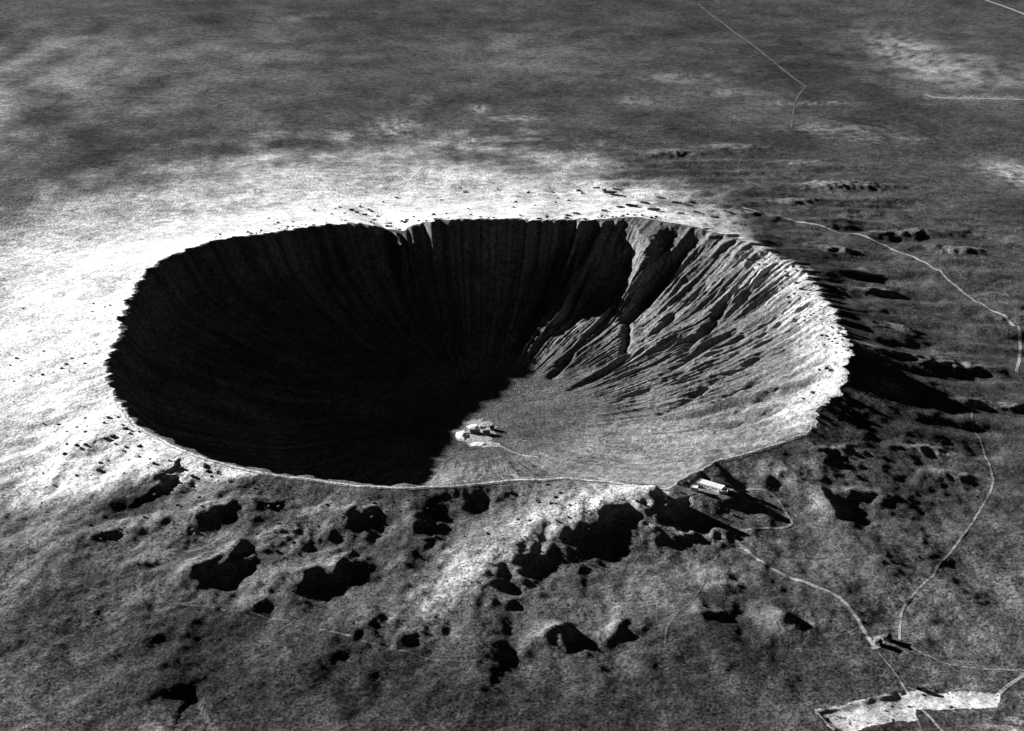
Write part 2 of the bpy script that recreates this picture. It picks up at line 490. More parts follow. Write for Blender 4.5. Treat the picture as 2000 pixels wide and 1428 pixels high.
# pale outcrops and patches, one painting the sunlit lower-left bank: photo point, half length, half width, strength
PALE = [(770, 247, 60, 110, 0.8), (935, 213, 25, 50, 0.7), (1010, 232, 90, 40, 0.5), (1240, 200, 60, 60, 0.5),
        (1590, 204, 110, 22, 0.8), (1620, 255, 150, 60, 0.75), (1780, 110, 110, 420, 0.85), (1850, 140, 260, 320, 0.5),
        (1330, 155, 120, 60, 0.5), (1430, 185, 120, 50, 0.5), (1900, 192, 160, 18, 0.8), (1990, 340, 60, 120, 0.8),
        (1700, 270, 120, 60, 0.4), (1690, 680, 30, 40, 0.5), (1740, 755, 24, 20, 0.6), (1960, 330, 90, 60, 0.4),
        (820, 195, 30, 60, 0.4), (1000, 272, 120, 24, 0.35), (560, 40, 120, 200, 0.25), (120, 180, 100, 200, 0.25),
        (0, 180, 500, 1100, 0.5), (500, 120, 400, 500, 0.16), (1000, 100, 300, 500, 0.16), (1850, 1240, 170, 110, 0.14), (1960, 1150, 120, 120, 0.10), (340, 1420, 36, 30, 0.5), (90, 1290, 60, 40, 0.25),
        (30, 1400, 60, 60, 0.2), (1990, 1420, 40, 20, 0.9), (1700, 1385, 70, 26, 0.45), (1860, 1355, 70, 24, 0.4)]
for px, py, a, b, s in PALE:
    c = on_plan(px, py)
    q = ell(X, Y, c, a, b, 0)
    w = np.exp(-q ** 2) * np.clip(0.55 + 1.2 * fbm(X / (a * 0.35), Y / (b * 0.35), 3, 95), 0, 1) * s
    alb = alb * (1 - w) + w * 0.42
DARK = [(770, 1095, 55, 60, 0.55), (600, 1180, 120, 60, 0.4), (560, 975, 50, 40, 0.35), (1600, 150, 260, 420, 0.6), (1480, 270, 320, 110, 0.7), (1740, 230, 200, 200, 0.4), (530, 285, 160, 110, 0.7), (1150, 180, 200, 200, 0.45),  # dark scrub; some near-slope patches put the shade of hollows into the colour
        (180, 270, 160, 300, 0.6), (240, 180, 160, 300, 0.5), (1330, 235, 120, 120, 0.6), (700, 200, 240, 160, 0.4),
        (1700, 830, 110, 90, 0.6), (1150, 1380, 500, 60, 0.5), (650, 1330, 160, 60, 0.4), (900, 1290, 300, 60, 0.4),  # first patch paints the shadow outside the right rim
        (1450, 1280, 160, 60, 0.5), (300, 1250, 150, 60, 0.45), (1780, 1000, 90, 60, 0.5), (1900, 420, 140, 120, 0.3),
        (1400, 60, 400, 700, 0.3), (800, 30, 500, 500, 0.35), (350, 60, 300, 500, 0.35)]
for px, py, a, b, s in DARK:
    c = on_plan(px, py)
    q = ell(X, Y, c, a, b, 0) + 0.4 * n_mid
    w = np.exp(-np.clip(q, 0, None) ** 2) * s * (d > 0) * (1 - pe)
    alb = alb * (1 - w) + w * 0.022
# inside: talus and floor
wall = 0.118 + 0.03 * n_mid + 0.025 * n_sm
tcx, tcy = np.cos(TR)[None] * np.ones_like(X), np.sin(TR)[None] * np.ones_like(X)
streak = fbm(tcx * 34, tcy * 34 + rho * 1.3, 3, 97)
wall = wall + 0.06 * streak
sunlit_cap = sstep(0.84, 1.0, rho + 0.05 * streak + 0.03 * n_sm) * angwin(TDg, -40, 34, 10)  # pale rock painted only on the sunlit wall, shaded walls left dark
wall = wall * (1 - sunlit_cap) + sunlit_cap * 0.40
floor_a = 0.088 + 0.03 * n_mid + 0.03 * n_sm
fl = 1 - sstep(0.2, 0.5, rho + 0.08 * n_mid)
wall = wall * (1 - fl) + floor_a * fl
blend = sstep(0.985, 1.0, rho)
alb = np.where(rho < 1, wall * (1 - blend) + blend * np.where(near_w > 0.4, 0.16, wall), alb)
alb = np.clip(alb, 0.02, 0.78)


# ------------------------------------------------------------------ materials
def soil_material(name, grain_scale, grain, bump_d, use_attr=True, base=0.2, fine=0.28, broad=0.0):
    m = bpy.data.materials.new(name); m.use_nodes = True
    nt = m.node_tree; n = nt.nodes; l = nt.links
    b = n["Principled BSDF"]
    b.inputs["Roughness"].default_value = 1.0
    b.inputs["Specular IOR Level"].default_value = 0.0
    tc = n.new("ShaderNodeTexCoord")
    nz = n.new("ShaderNodeTexNoise"); nz.inputs["Scale"].default_value = grain_scale
    nz.inputs["Detail"].default_value = 9.0; nz.inputs["Roughness"].default_value = 0.72
    l.new(tc.outputs["Object"], nz.inputs["Vector"])
    mr = n.new("ShaderNodeMapRange")
    mr.inputs["From Min"].default_value = 0.3; mr.inputs["From Max"].default_value = 0.7
    mr.inputs["To Min"].default_value = 1 - grain; mr.inputs["To Max"].default_value = 1 + grain
    l.new(nz.outputs["Fac"], mr.inputs["Value"])
    n2 = n.new("ShaderNodeTexNoise"); n2.inputs["Scale"].default_value = fine
    n2.inputs["Detail"].default_value = 3.0; n2.inputs["Roughness"].default_value = 0.6
    l.new(tc.outputs["Object"], n2.inputs["Vector"])
    m2 = n.new("ShaderNodeMapRange")
    m2.inputs["From Min"].default_value = 0.32; m2.inputs["From Max"].default_value = 0.68
    m2.inputs["To Min"].default_value = 1 - 1.2 * grain; m2.inputs["To Max"].default_value = 1 + 1.2 * grain
    l.new(n2.outputs["Fac"], m2.inputs["Value"])
    mm = n.new("ShaderNodeMath"); mm.operation = 'MULTIPLY'
    l.new(mr.outputs[0], mm.inputs[0]); l.new(m2.outputs[0], mm.inputs[1])
    mu = n.new("ShaderNodeMath"); mu.operation = 'MULTIPLY'
    l.new(mm.outputs[0], mu.inputs[0])
    if use_attr:
        at_ = n.new("ShaderNodeAttribute"); at_.attribute_name = "albedo"
        l.new(at_.outputs["Fac"], mu.inputs[1])
    else:
        mu.inputs[1].default_value = base
    if broad > 0:
        n3 = n.new("ShaderNodeTexNoise"); n3.inputs["Scale"].default_value = 0.0045
        n3.inputs["Detail"].default_value = 8.0; n3.inputs["Roughness"].default_value = 0.76
        l.new(tc.outputs["Object"], n3.inputs["Vector"])
        m3 = n.new("ShaderNodeMapRange")
        m3.inputs["From Min"].default_value = 0.33; m3.inputs["From Max"].default_value = 0.67
        m3.inputs["To Min"].default_value = 1 - broad; m3.inputs["To Max"].default_value = 1 + broad
        l.new(n3.outputs["Fac"], m3.inputs["Value"])
        m4 = n.new("ShaderNodeMath"); m4.operation = 'MULTIPLY'
        l.new(mu.outputs[0], m4.inputs[0]); l.new(m3.outputs[0], m4.inputs[1])
        mu = m4
    cl = n.new("ShaderNodeClamp"); cl.inputs["Max"].default_value = 0.8
    l.new(mu.outputs[0], cl.inputs["Value"])
    l.new(cl.outputs[0], b.inputs["Base Color"])
    if bump_d > 0:
        bz = n.new("ShaderNodeTexNoise"); bz.inputs["Scale"].default_value = grain_scale * 3.0
        bz.inputs["Detail"].default_value = 6.0; bz.inputs["Roughness"].default_value = 0.65
        l.new(tc.outputs["Object"], bz.inputs["Vector"])
        bp = n.new("ShaderNodeBump"); bp.inputs["Distance"].default_value = bump_d
        bp.inputs["Strength"].default_value = 1.0
        l.new(bz.outputs["Fac"], bp.inputs["Height"])
        l.new(bp.outputs[0], b.inputs["Normal"])
    return m


def plain_material(name, v, rough=0.9, grain=0.25, scale=0.8, spec=0.1):
    m = soil_material(name, scale, grain, 0.0, False, v)
    b = m.node_tree.nodes["Principled BSDF"]
    b.inputs["Roughness"].default_value = rough
    b.inputs["Specular IOR Level"].default_value = spec
    return m


M_PLAIN = soil_material("desert_plain", 0.05, 0.65, 2.0, broad=0.36)
M_FLANK = soil_material("ejecta_soil", 0.06, 0.5, 1.8, broad=0.3)
M_WALL = soil_material("crater_rock", 0.10, 0.5, 1.6)
M_FLOOR = soil_material("floor_soil", 0.14, 0.5, 0.9)
M_ROAD = plain_material("pale_dirt", 0.30, 1, 0.35, 0.15)
M_TRACK = plain_material("faint_dirt", 0.095, 1, 0.62, 0.025)
M_TRACK2 = plain_material("worn_dirt", 0.2, 1, 0.55, 0.04)
M_CREST_APRON = plain_material("crest_light_and_apron_dirt", 0.2, 1, 0.55, 0.03)  # apron dirt, also paints the light caught by the near crest
M_YARD = plain_material("white_gravel", 0.5, 1, 0.45, 0.05)
M_SPOIL = plain_material("white_spoil", 0.66, 1, 0.2, 0.2)
M_ROCK = plain_material("dark_weathered_rock", 0.07, 0.95, 0.4, 0.4)
M_PALEROCK = plain_material("pale_rock", 0.35, 0.95, 0.35, 0.4)
M_SCRUB = plain_material("scrub", 0.035, 1, 0.4, 0.3)
M_WHITE = plain_material("white_painted_wall", 0.75, 0.7, 0.06, 0.6, 0.2)
M_ROOFW = plain_material("pale_flat_roof", 0.68, 0.8, 0.10, 0.4, 0.2)
M_ROOFD = plain_material("dark_tar_roof", 0.035, 0.8, 0.3, 0.6, 0.2)
M_WOOD = plain_material("weathered_board", 0.09, 0.9, 0.3, 1.2, 0.1)
M_STONE = plain_material("rubble_stone", 0.3, 0.95, 0.3, 1.0, 0.1)
M_GLASS = plain_material("dark_window", 0.02, 0.15, 0.05, 1.0, 0.5)
M_METAL = plain_material("dark_tank_steel", 0.05, 0.6, 0.2, 1.0, 0.3)


# ------------------------------------------------------------------ ground sheets
def link(name, me, mat, parent=None, kind=None):
    if mat is not None and not me.materials:
        me.materials.append(mat)
    o = bpy.data.objects.new(name, me)
    COL.objects.link(o)
    if parent is not None:
        o.parent = parent
    if kind:
        o["kind"] = kind
    return o


# smooth normals of the whole sheet, so that the pieces join without a seam
P3 = np.stack([X, Y, Z], -1)
du = np.roll(P3, -1, 1) - np.roll(P3, 1, 1)
dv = np.gradient(P3, axis=0)
NV = np.cross(dv, du)
NV /= np.linalg.norm(NV, axis=-1, keepdims=True) + 1e-12
NV *= np.sign(NV[..., 2:3]) + (NV[..., 2:3] == 0)


def sheet(name, i0, i1, mat, label, close_centre=False):
    v = P3[i0:i1 + 1].reshape(-1, 3)
    nn = NV[i0:i1 + 1].reshape(-1, 3)
    a = alb[i0:i1 + 1].reshape(-1)
    ni = i1 - i0
    ii, jj = np.meshgrid(np.arange(ni), np.arange(NT), indexing='ij')
    j1 = (jj + 1) % NT
    q = np.stack([ii * NT + jj, (ii + 1) * NT + jj, (ii + 1) * NT + j1, ii * NT + j1], -1).reshape(-1, 4)
    loops = q.reshape(-1)
    starts = np.arange(len(q)) * 4
    totals = np.full(len(q), 4)
    if close_centre:
        c = np.array([[0, 0, Z[0].mean()]])
        v = np.concatenate([v, c]); nn = np.concatenate([nn, [[0, 0, 1.0]]]); a = np.append(a, alb[0].mean())
        k = np.arange(NT)
        tri = np.stack([np.full(NT, len(v) - 1), k, (k + 1) % NT], -1)
        starts = np.concatenate([starts, len(loops) + np.arange(NT) * 3])
        totals = np.concatenate([totals, np.full(NT, 3)])
        loops = np.concatenate([loops, tri.reshape(-1)])
    me = bpy.data.meshes.new(name)
    me.vertices.add(len(v)); me.vertices.foreach_set("co", v.astype(np.float32).ravel())
    me.loops.add(len(loops)); me.loops.foreach_set("vertex_index", loops.astype(np.int32))
    me.polygons.add(len(starts))
    me.polygons.foreach_set("loop_start", starts.astype(np.int32))
    me.polygons.foreach_set("loop_total", totals.astype(np.int32))
    me.polygons.foreach_set("use_smooth", np.ones(len(starts), bool))
    me.update(calc_edges=True)
    at_ = me.attributes.new("albedo", 'FLOAT', 'POINT')
    at_.data.foreach_set("value", a.astype(np.float32))
    cn = me.attributes.new("custom_normal", 'FLOAT_VECTOR', 'POINT')
    cn.data.foreach_set("vector", nn.astype(np.float32).ravel())
    o = link(name, me, mat, None, "structure")
    o["label"] = label
    return o


i_flank = NI + int(np.searchsorted(d_out, 300))
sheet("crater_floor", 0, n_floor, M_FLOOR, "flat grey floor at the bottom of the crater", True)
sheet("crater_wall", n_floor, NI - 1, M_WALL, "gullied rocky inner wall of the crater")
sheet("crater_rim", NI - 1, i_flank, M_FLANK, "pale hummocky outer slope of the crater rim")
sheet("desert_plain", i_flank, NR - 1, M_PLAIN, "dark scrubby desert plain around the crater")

# ------------------------------------------------------------------ roads, tracks and paths
def smooth_line(pts, step):
    pts = np.array(pts, float)
    p = np.vstack([2 * pts[0] - pts[1], pts, 2 * pts[-1] - pts[-2]])
    out = []
    for i in range(1, len(p) - 2):
        L = np.linalg.norm(p[i + 1] - p[i])
        n = max(2, int(L / step))
        t = np.linspace(0, 1, n, endpoint=False)[:, None]
        out.append(0.5 * ((2 * p[i]) + (p[i + 1] - p[i - 1]) * t + (2 * p[i - 1] - 5 * p[i] + 4 * p[i + 1] - p[i + 2]) * t ** 2
                          + (3 * p[i] - p[i - 1] - 3 * p[i + 1] + p[i + 2]) * t ** 3))
    out.append(pts[-1:])
    return np.vstack(out)


def mesh_from(name, v, f, smooth=True):
    me = bpy.data.meshes.new(name)
    me.from_pydata([tuple(map(float, q)) for q in v], [], [tuple(int(k) for k in q) for q in f])
    if smooth:
        me.polygons.foreach_set("use_smooth", np.ones(len(me.polygons), bool))
    me.update()
    return me


def road(name, label, photo_pts, width, mat, lift=0.24, step=1.6):
    c = smooth_line([at(*p)[:2] for p in photo_pts], step)
    tn = np.gradient(c, axis=0)
    tn /= np.linalg.norm(tn, axis=1, keepdims=True) + 1e-9
    nr = np.stack([-tn[:, 1], tn[:, 0]], 1)
    n = len(c)
    wv = width * (1 + 0.22 * perlin(np.arange(n) * step / 18.0, np.zeros(n), 7) + 0.12 * perlin(np.arange(n) * step / 6.0, np.ones(n), 8))
    offs = np.array([-0.5, -0.17, 0.17, 0.5])
    rows = [c + nr * (o * wv)[:, None] for o in offs]
    zs = [ground_z(r[:, 0], r[:, 1]) for r in rows]
    zm = np.maximum.reduce(zs)
    v = []
    for r, z in zip(rows, zs):
        v += [(x, y, h) for (x, y), h in zip(r, z + lift)]
    f = []
    for k in range(len(offs) - 1):
        for i in range(n - 1):
            f.append((k * n + i, (k + 1) * n + i, (k + 1) * n + i + 1, k * n + i + 1)[::-1])
    o = link(name, mesh_from(name, v, f), mat, None, "structure")
    o["label"] = label
    return o


road("access_road", "pale dirt access road climbing to the road head under the rim",
     [(1708, 1262), (1692, 1240), (1668, 1200), (1635, 1165), (1580, 1140), (1530, 1122), (1490, 1098), (1455, 1072), (1434, 1052)], 4.8, M_ROAD)
road("yard_lane", "thin lane from the wooden huts to the gravel yard",
     [(1706, 1262), (1742, 1305), (1768, 1346), (1778, 1362)], 2.4, M_TRACK2)
road("yard_lane", "grey lane leaving the gravel yard past the lone hut",
     [(1768, 1362), (1785, 1390), (1805, 1440)], 2.6, M_TRACK)
road("switchback_road", "thin pale road looping up to the rim buildings",
     [(1434, 1054), (1440, 1040), (1464, 1034), (1500, 1031), (1530, 1031), (1546, 1022), (1540, 1010), (1528, 990),
      (1512, 968), (1495, 958), (1460, 957), (1420, 960)], 3.8, M_ROAD)
road("dirt_track", "thin track dropping from the road head into the foreground",
     [(1430, 1062), (1405, 1082), (1385, 1108), (1374, 1140), (1345, 1180), (1312, 1210), (1301, 1232), (1299, 1258)], 2.6, M_TRACK)
road("dirt_track", "winding pale track across the open plain beside the crater",
     [(1757, 1250), (1758, 1220), (1766, 1185), (1790, 1155), (1822, 1125), (1832, 1105), (1862, 1072), (1885, 1040), (1912, 1000),
      (1936, 955), (1938, 930), (1922, 885), (1908, 850), (1898, 815), (1903, 790), (1918, 783), (1975, 788)], 3.0, M_TRACK2)
road("dirt_road", "long pale road running past the far side of the crater",
     [(1450, 405), (1540, 428), (1600, 440), (1690, 462), (1745, 488), (1812, 516), (1880, 570), (1930, 602), (1975, 632), (1992, 655),
      (1991, 700), (1985, 725)], 5.0, M_ROAD)
road("straight_track", "straight pale track crossing the distant plain",
     [(1365, 8), (1430, 60), (1510, 120), (1575, 170)], 7.0, M_TRACK, 0.3, 5)
road("straight_track", "short bent track below the distant straight one",
     [(1574, 169), (1561, 184), (1552, 205), (1545, 250)], 5.0, M_TRACK, 0.3, 5)
road("straight_track", "short track dropping to the back of the ejecta slope",
     [(1446, 312), (1444, 345), (1500, 372)], 4.0, M_TRACK, 0.3, 5)
road("far_track", "pale straight line of track far out on the right",
     [(1806, 184), (1832, 191), (1900, 192), (2005, 195)], 9.0, M_ROAD, 0.3, 5)
road("far_road", "pale road at the far corner of the plain",
     [(1925, 0), (1965, 14), (2005, 30)], 12.0, M_ROAD, 0.3, 5)
road("dirt_track", "faint track along the foot of the hummocky slope",
     [(60, 1118), (170, 1148), (240, 1163), (330, 1178), (420, 1188), (490, 1197), (560, 1212), (640, 1232), (720, 1255), (800, 1275),
      (900, 1292), (1050, 1302)], 2.4, M_TRACK)
road("dirt_track", "faint track branching east from the wooden huts",
     [(1760, 1256), (1800, 1275), (1850, 1297), (1910, 1306), (1960, 1308), (2010, 1310)], 2.4, M_TRACK2)
road("yard_road", "pale road leaving the corner of the gravel yard",
     [(1946, 1360), (1975, 1335), (2010, 1310)], 4.5, M_ROAD)
road("dirt_track", "pale lane cutting out of the gravel yard",
     [(1790, 1378), (1815, 1400), (1850, 1440)], 2.6, M_ROAD)
road("dirt_track", "faint side track leaving the road head across the slope",
     [(1448, 1064), (1500, 1080), (1550, 1089), (1620, 1090)], 2.2, M_TRACK)
road("mine_trail", "faint footpath from the mine towards the near wall",
     [(884, 880), (900, 903), (918, 928)], 2.4, M_TRACK)
road("mine_trail", "pale haul path leading away from the mine",
     [(955, 862), (985, 875), (1015, 888), (1050, 893)], 3.0, M_ROAD)
# strip painting the light caught along the near crest
tds = np.linspace(-146, -24, 420)
rim_pts = (np.interp(tds, TD, RT) + 3.2)
pc = np.stack([np.cos(np.radians(tds)), np.sin(np.radians(tds))], 1) * rim_pts[:, None]
tv = []; tf = []
for i, (p, tdeg) in enumerate(zip(pc, tds)):
    rad = p / np.linalg.norm(p)
    for o in (-0.8, 0, 0.8):
        q = p + rad * (o + 0.6 * math.sin(i * 0.37))
        tv.append((q[0], q[1], ground_z(q[0], q[1])[0] + 0.35))
    if i:
        b = 3 * i
        tf += [(b - 3, b - 2, b + 1, b), (b - 2, b - 1, b + 2, b + 1)]
o = link("crest_light_strip", mesh_from("crest_light_strip", tv, tf), M_CREST_APRON, None, "structure")
o["label"] = "pale strip painting the light along the near rim crest"


def draped(name, label, poly, mat, cell=1.6, lift=0.4, rough=2.5):
    bx = [p[0] for p in poly]; by = [p[1] for p in poly]
    gx = np.arange(min(bx) - 4, max(bx) + 4, cell); gy = np.arange(min(by) - 4, max(by) + 4, cell)
    cxm, cym = np.meshgrid(gx[:-1] + cell / 2, gy[:-1] + cell / 2, indexing='ij')
    w1 = rough * fbm(cxm / 14, cym / 14, 3, 101); w2 = rough * fbm(cxm / 14, cym / 14, 3, 105)
    keep = in_poly(cxm + w1, cym + w2, poly) & (fbm(cxm / 9, cym / 9, 3, 109) > -0.62)
    vx, vy = np.meshgrid(gx, gy, indexing='ij')
    z = ground_z(vx.ravel(), vy.ravel()) + lift
    V = np.stack([vx.ravel(), vy.ravel(), z], 1)
    ny = len(gy)
    ii, jj = np.nonzero(keep)
    f = np.stack([ii * ny + jj, (ii + 1) * ny + jj, (ii + 1) * ny + jj + 1, ii * ny + jj + 1], 1)
    used = np.unique(f); remap = np.full(len(V), -1); remap[used] = np.arange(len(used))
    o = link(name, mesh_from(name, V[used], remap[f]), mat, None, "structure")
    o["label"] = label
    return o


draped("gravel_yard", "white gravel yard dug into the plain", YARD, M_YARD, 1.3, 0.3, 2.5)
draped("gravel_apron", "pale bare ground around the rim buildings",
       [at(*p)[:2] for p in [(1300, 968), (1335, 945), (1358, 925), (1366, 935), (1400, 938), (1425, 962), (1395, 970), (1360, 966), (1320, 975)]],
       M_CREST_APRON)
draped("gravel_apron", "pale trodden ground beside the wooden huts",
       [at(*p)[:2] for p in [(1700, 1258), (1706, 1248), (1716, 1240), (1728, 1240), (1727, 1256), (1716, 1268), (1704, 1270)]], M_ROAD)
draped("gravel_apron", "white dust spread around the mine on the crater floor",
       [at(*p)[:2] for p in [(886, 838), (905, 824), (940, 818), (962, 828), (968, 846), (955, 862), (985, 872), (940, 874), (915, 866), (892, 858)]],
       M_ROAD, 1.2, 0.25, 9)


# ------------------------------------------------------------------ buildings
def empty(name, label, cat, loc, rz, group=None):
    o = bpy.data.objects.new(name, None)
    o.empty_display_size = 1.0
    o.location = loc; o.rotation_euler = (0, 0, rz)
    o["label"] = label; o["category"] = cat
    if group: o["group"] = group
    COL.objects.link(o)
    return o


def box(x0, x1, y0, y1, z0, z1):
    v = [(x, y, z) for z in (z0, z1) for y in (y0, y1) for x in (x0, x1)]
    f = [(0, 2, 3, 1), (4, 5, 7, 6), (0, 1, 5, 4), (2, 6, 7, 3), (0, 4, 6, 2), (1, 3, 7, 5)]
    return v, f


def boxes(name, lst, mat, parent):
    V = []; F = []
    for b in lst:
        v, f = box(*b)
        F += [tuple(k + len(V) for k in q) for q in f]; V += v
    return link(name, mesh_from(name, V, F, False), mat, parent)


def gable(name, L, W, z, rise, over, mat, parent, th=0.25):
    a, b = L / 2 + over, W / 2 + over
    drop = over * rise / (W / 2)
    v = []
    for x in (-a, a):
        v += [(x, -b, z - drop), (x, 0, z + rise), (x, b, z - drop), (x, b, z - drop + th), (x, 0, z + rise + th), (x, -b, z - drop + th)]
    f = [(0, 1, 2, 3, 4, 5)[::-1], (6, 7, 8, 9, 10, 11)] + [(i, (i + 1) % 6, (i + 1) % 6 + 6, i + 6) for i in range(6)]
    return link(name, mesh_from(name, v, f, False), mat, parent)


def windows(root, side, L, W, z, xs, w=1.6, h=1.4):
    y = side * W / 2
    for x in xs:
        fr = boxes("window", [(x - w / 2 - 0.15, x + w / 2 + 0.15, y - 0.06, y + 0.06, z - h / 2 - 0.15, z + h / 2 + 0.15)], M_WOOD, root)
        boxes("pane", [(x - w / 2, x + w / 2, y - 0.09, y + 0.09, z - h / 2, z + h / 2)], M_GLASS, fr)


def house(name, label, cat, photo, rz, L, W, H, roof, wall_m, roof_m, group=None, rise=1.8, wins=4, chimney=False, sunk=1.2, extra=None):
    p = at(*photo)
    ca, sa = math.cos(rz), math.sin(rz)
    cor = [(p[0] + ca * u * L / 2 - sa * v * W / 2, p[1] + sa * u * L / 2 + ca * v * W / 2) for u in (-1, 0, 1) for v in (-1, 0, 1)]
    gz = ground_z([c[0] for c in cor], [c[1] for c in cor])
    z0 = float(gz.max()); dz = z0 - float(gz.min())
    r = empty(name, label, cat, (p[0], p[1], z0), rz, group)
    boxes("foundation", [(-L / 2 - 0.4, L / 2 + 0.4, -W / 2 - 0.4, W / 2 + 0.4, -dz - sunk, 0.25)], M_STONE, r)
    if roof == "gable":
        V, F = box(-L / 2, L / 2, -W / 2, W / 2, 0.25, H)
        n = len(V)
        V += [(-L / 2, 0, H + rise), (L / 2, 0, H + rise)]
        F = [q for q in F if q != (4, 5, 7, 6)] + [(4, 6, n), (5, n + 1, 7), (4, n, n + 1, 5), (6, 7, n + 1, n)]
        link("wall", mesh_from("wall", V, F, False), wall_m, r)
        rf = gable("roof", L, W, H + 0.02, rise, 0.5, roof_m, r)
    else:
        boxes("wall", [(-L / 2, L / 2, -W / 2, W / 2, 0.25, H)], wall_m, r)
        rf = boxes("roof", [(-L / 2 - 0.35, L / 2 + 0.35, -W / 2 - 0.35, W / 2 + 0.35, H, H + 0.35)], roof_m, r)
        t = 0.35
        boxes("parapet", [(-L / 2 - 0.35, L / 2 + 0.35, -W / 2 - 0.35, -W / 2 - 0.35 + t, H + 0.35, H + 0.8),
                          (-L / 2 - 0.35, L / 2 + 0.35, W / 2 + 0.35 - t, W / 2 + 0.35, H + 0.35, H + 0.8),
                          (-L / 2 - 0.35, -L / 2, -W / 2, W / 2, H + 0.35, H + 0.8), (L / 2, L / 2 + 0.35, -W / 2, W / 2, H + 0.35, H + 0.8)],
              wall_m, rf)
    if chimney:
        boxes("chimney", [(L * 0.2, L * 0.2 + 0.9, 0.5, 1.4, H, H + rise + 1.3)], M_STONE, rf)
    if wins:
        xs = np.linspace(-L / 2 + L / (wins + 1), L / 2 - L / (wins + 1), wins)
        dk = int(wins // 2)
        for side in (-1, 1):
            windows(r, side, L, W, H * 0.58, [x for i, x in enumerate(xs) if not (i == dk and side < 0)])
        dr = boxes("door", [(xs[dk] - 0.6, xs[dk] + 0.6, -W / 2 - 0.1, -W / 2 + 0.05, 0.27, 2.4)], M_WOOD, r)
        boxes("handle", [(xs[dk] + 0.4, xs[dk] + 0.5, -W / 2 - 0.18, -W / 2 - 0.11, 1.2, 1.35)], M_METAL, dr)
    return r


R_ = math.radians
house("museum_building", "long white flat-roofed building on the crater rim", "building", (1388, 953), R_(-34), 34, 11, 5.2, "flat", M_WHITE, M_ROOFW, wins=8)
house("museum_wing", "low white annex at the downhill end of the rim building", "building", (1412, 962), R_(-8), 11, 8, 3.6, "flat", M_WHITE, M_ROOFW, wins=3)
house("stone_hut", "small white block house below the dark water tank", "hut", (1356, 959), R_(-20), 8, 7, 4.4, "flat", M_WHITE, M_ROOFW, wins=2)
house("dark_shed", "dark-roofed shed behind the white rim building", "shed", (1403, 945), R_(-20), 14, 8, 3.8, "gable", M_WOOD, M_ROOFD, wins=3)
house("wooden_hut", "dark wooden hut with pale ground along its west side", "hut", (1733, 1250), R_(60), 8.5, 7, 4.6, "gable", M_WOOD, M_ROOFD, "wooden huts by the access road", wins=2, chimney=True)
house("wooden_hut", "smaller dark hut set nearest the access road", "hut", (1716, 1259), R_(50), 7, 5.5, 3.8, "gable", M_WOOD, M_ROOFD, "wooden huts by the access road", wins=2)
house("wooden_hut", "lone dark hut at the edge of the gravel yard", "hut", (1784, 1343), R_(-38), 8, 5, 3.4, "gable", M_WOOD, M_ROOFD, wins=2)
house("mine_shed", "long dark shed at the mine on the crater floor", "shed", (928, 846), R_(-4), 16, 7, 4.5, "gable", M_WOOD, M_ROOFD, "mine sheds on the crater floor", wins=5)
house("mine_shed", "dark shed at the right end of the mine workings", "shed", (950, 848), R_(6), 11, 8, 5, "gable", M_WOOD, M_ROOFD, "mine sheds on the crater floor", wins=3)
house("engine_house", "small square dark house beyond the long mine shed", "shed", (961, 839), R_(10), 7, 6, 5, "gable", M_WOOD, M_ROOFD, wins=2)
house("storage_crib", "low box-like timber crib beside the lone hut", "shed", (1806, 1349), R_(-10), 6, 3.2, 2.2, "flat", M_WOOD, M_ROOFD, wins=0)


def tank(label, photo, rad, H):
    p = at(*photo)
    r = empty("water_tank", label, "tank", (p[0], p[1], p[2] - 0.6), 0)
    n = 28
    a = np.arange(n) * 2 * np.pi / n
    def lathe(nm, prof, mat, par):
        V = [(q * math.cos(t), q * math.sin(t), z) for q, z in prof for t in a]
        F = [(i * n + k, i * n + (k + 1) % n, (i + 1) * n + (k + 1) % n, (i + 1) * n + k) for i in range(len(prof) - 1) for k in range(n)]
        return link(nm, mesh_from(nm, V, F, False), mat, par)
    sh = lathe("shell", [(rad, -1), (rad, H)], M_METAL, r)
    for z in (1.5, 3.0, 4.5):
        lathe("hoop", [(rad + 0.02, z - 0.1), (rad + 0.1, z - 0.1), (rad + 0.1, z + 0.1), (rad + 0.02, z + 0.1)], M_ROOFD, sh)
    lathe("roof", [(rad + 0.3, H), (rad + 0.3, H + 0.15), (0.4, H + 1.4), (0.01, H + 1.45)], M_ROOFD, r)
    boxes("ladder", [(-0.3, -0.22, -rad - 0.25, -rad - 0.15, 0.3, H), (0.22, 0.3, -rad - 0.25, -rad - 0.15, 0.3, H)], M_WOOD, r)


tank("round dark water tank beside the white rim building", (1348, 947), 3.6, 6.0)


# ------------------------------------------------------------------ spoil heaps at the mine
def heap(label, photo, a, b, h, seed):
    p = at(*photo)
    n, m = 40, 9
    V = []; F = []
    for i in range(m + 1):
        q = i / m
        for k in range(n):
            t = 2 * math.pi * k / n
            w = 1 + 0.22 * float(perlin(math.cos(t) * 1.7 + seed, math.sin(t) * 1.7, 3)) + 0.1 * float(perlin(math.cos(t) * 5 + seed, math.sin(t) * 5, 4))
            x, y = p[0] + a * w * q * math.cos(t), p[1] + b * w * q * math.sin(t)
            hz = h * (1 - q ** 1.5) * (1 + 0.35 * float(perlin(x / 6, y / 6, seed))) - (0.8 if i == m else 0)
            V.append((x - p[0], y - p[1], float(ground_z(x, y)[0]) + hz - p[2]))
    for i in range(m):
        for k in range(n):
            F.append((i * n + k, (i + 1) * n + k, (i + 1) * n + (k + 1) % n, i * n + (k + 1) % n))
    o = link("spoil_heap", mesh_from("spoil_heap", V, F), M_SPOIL)
    o.location = p
    o["label"] = label; o["category"] = "spoil heap"; o["group"] = "spoil heaps at the mine"


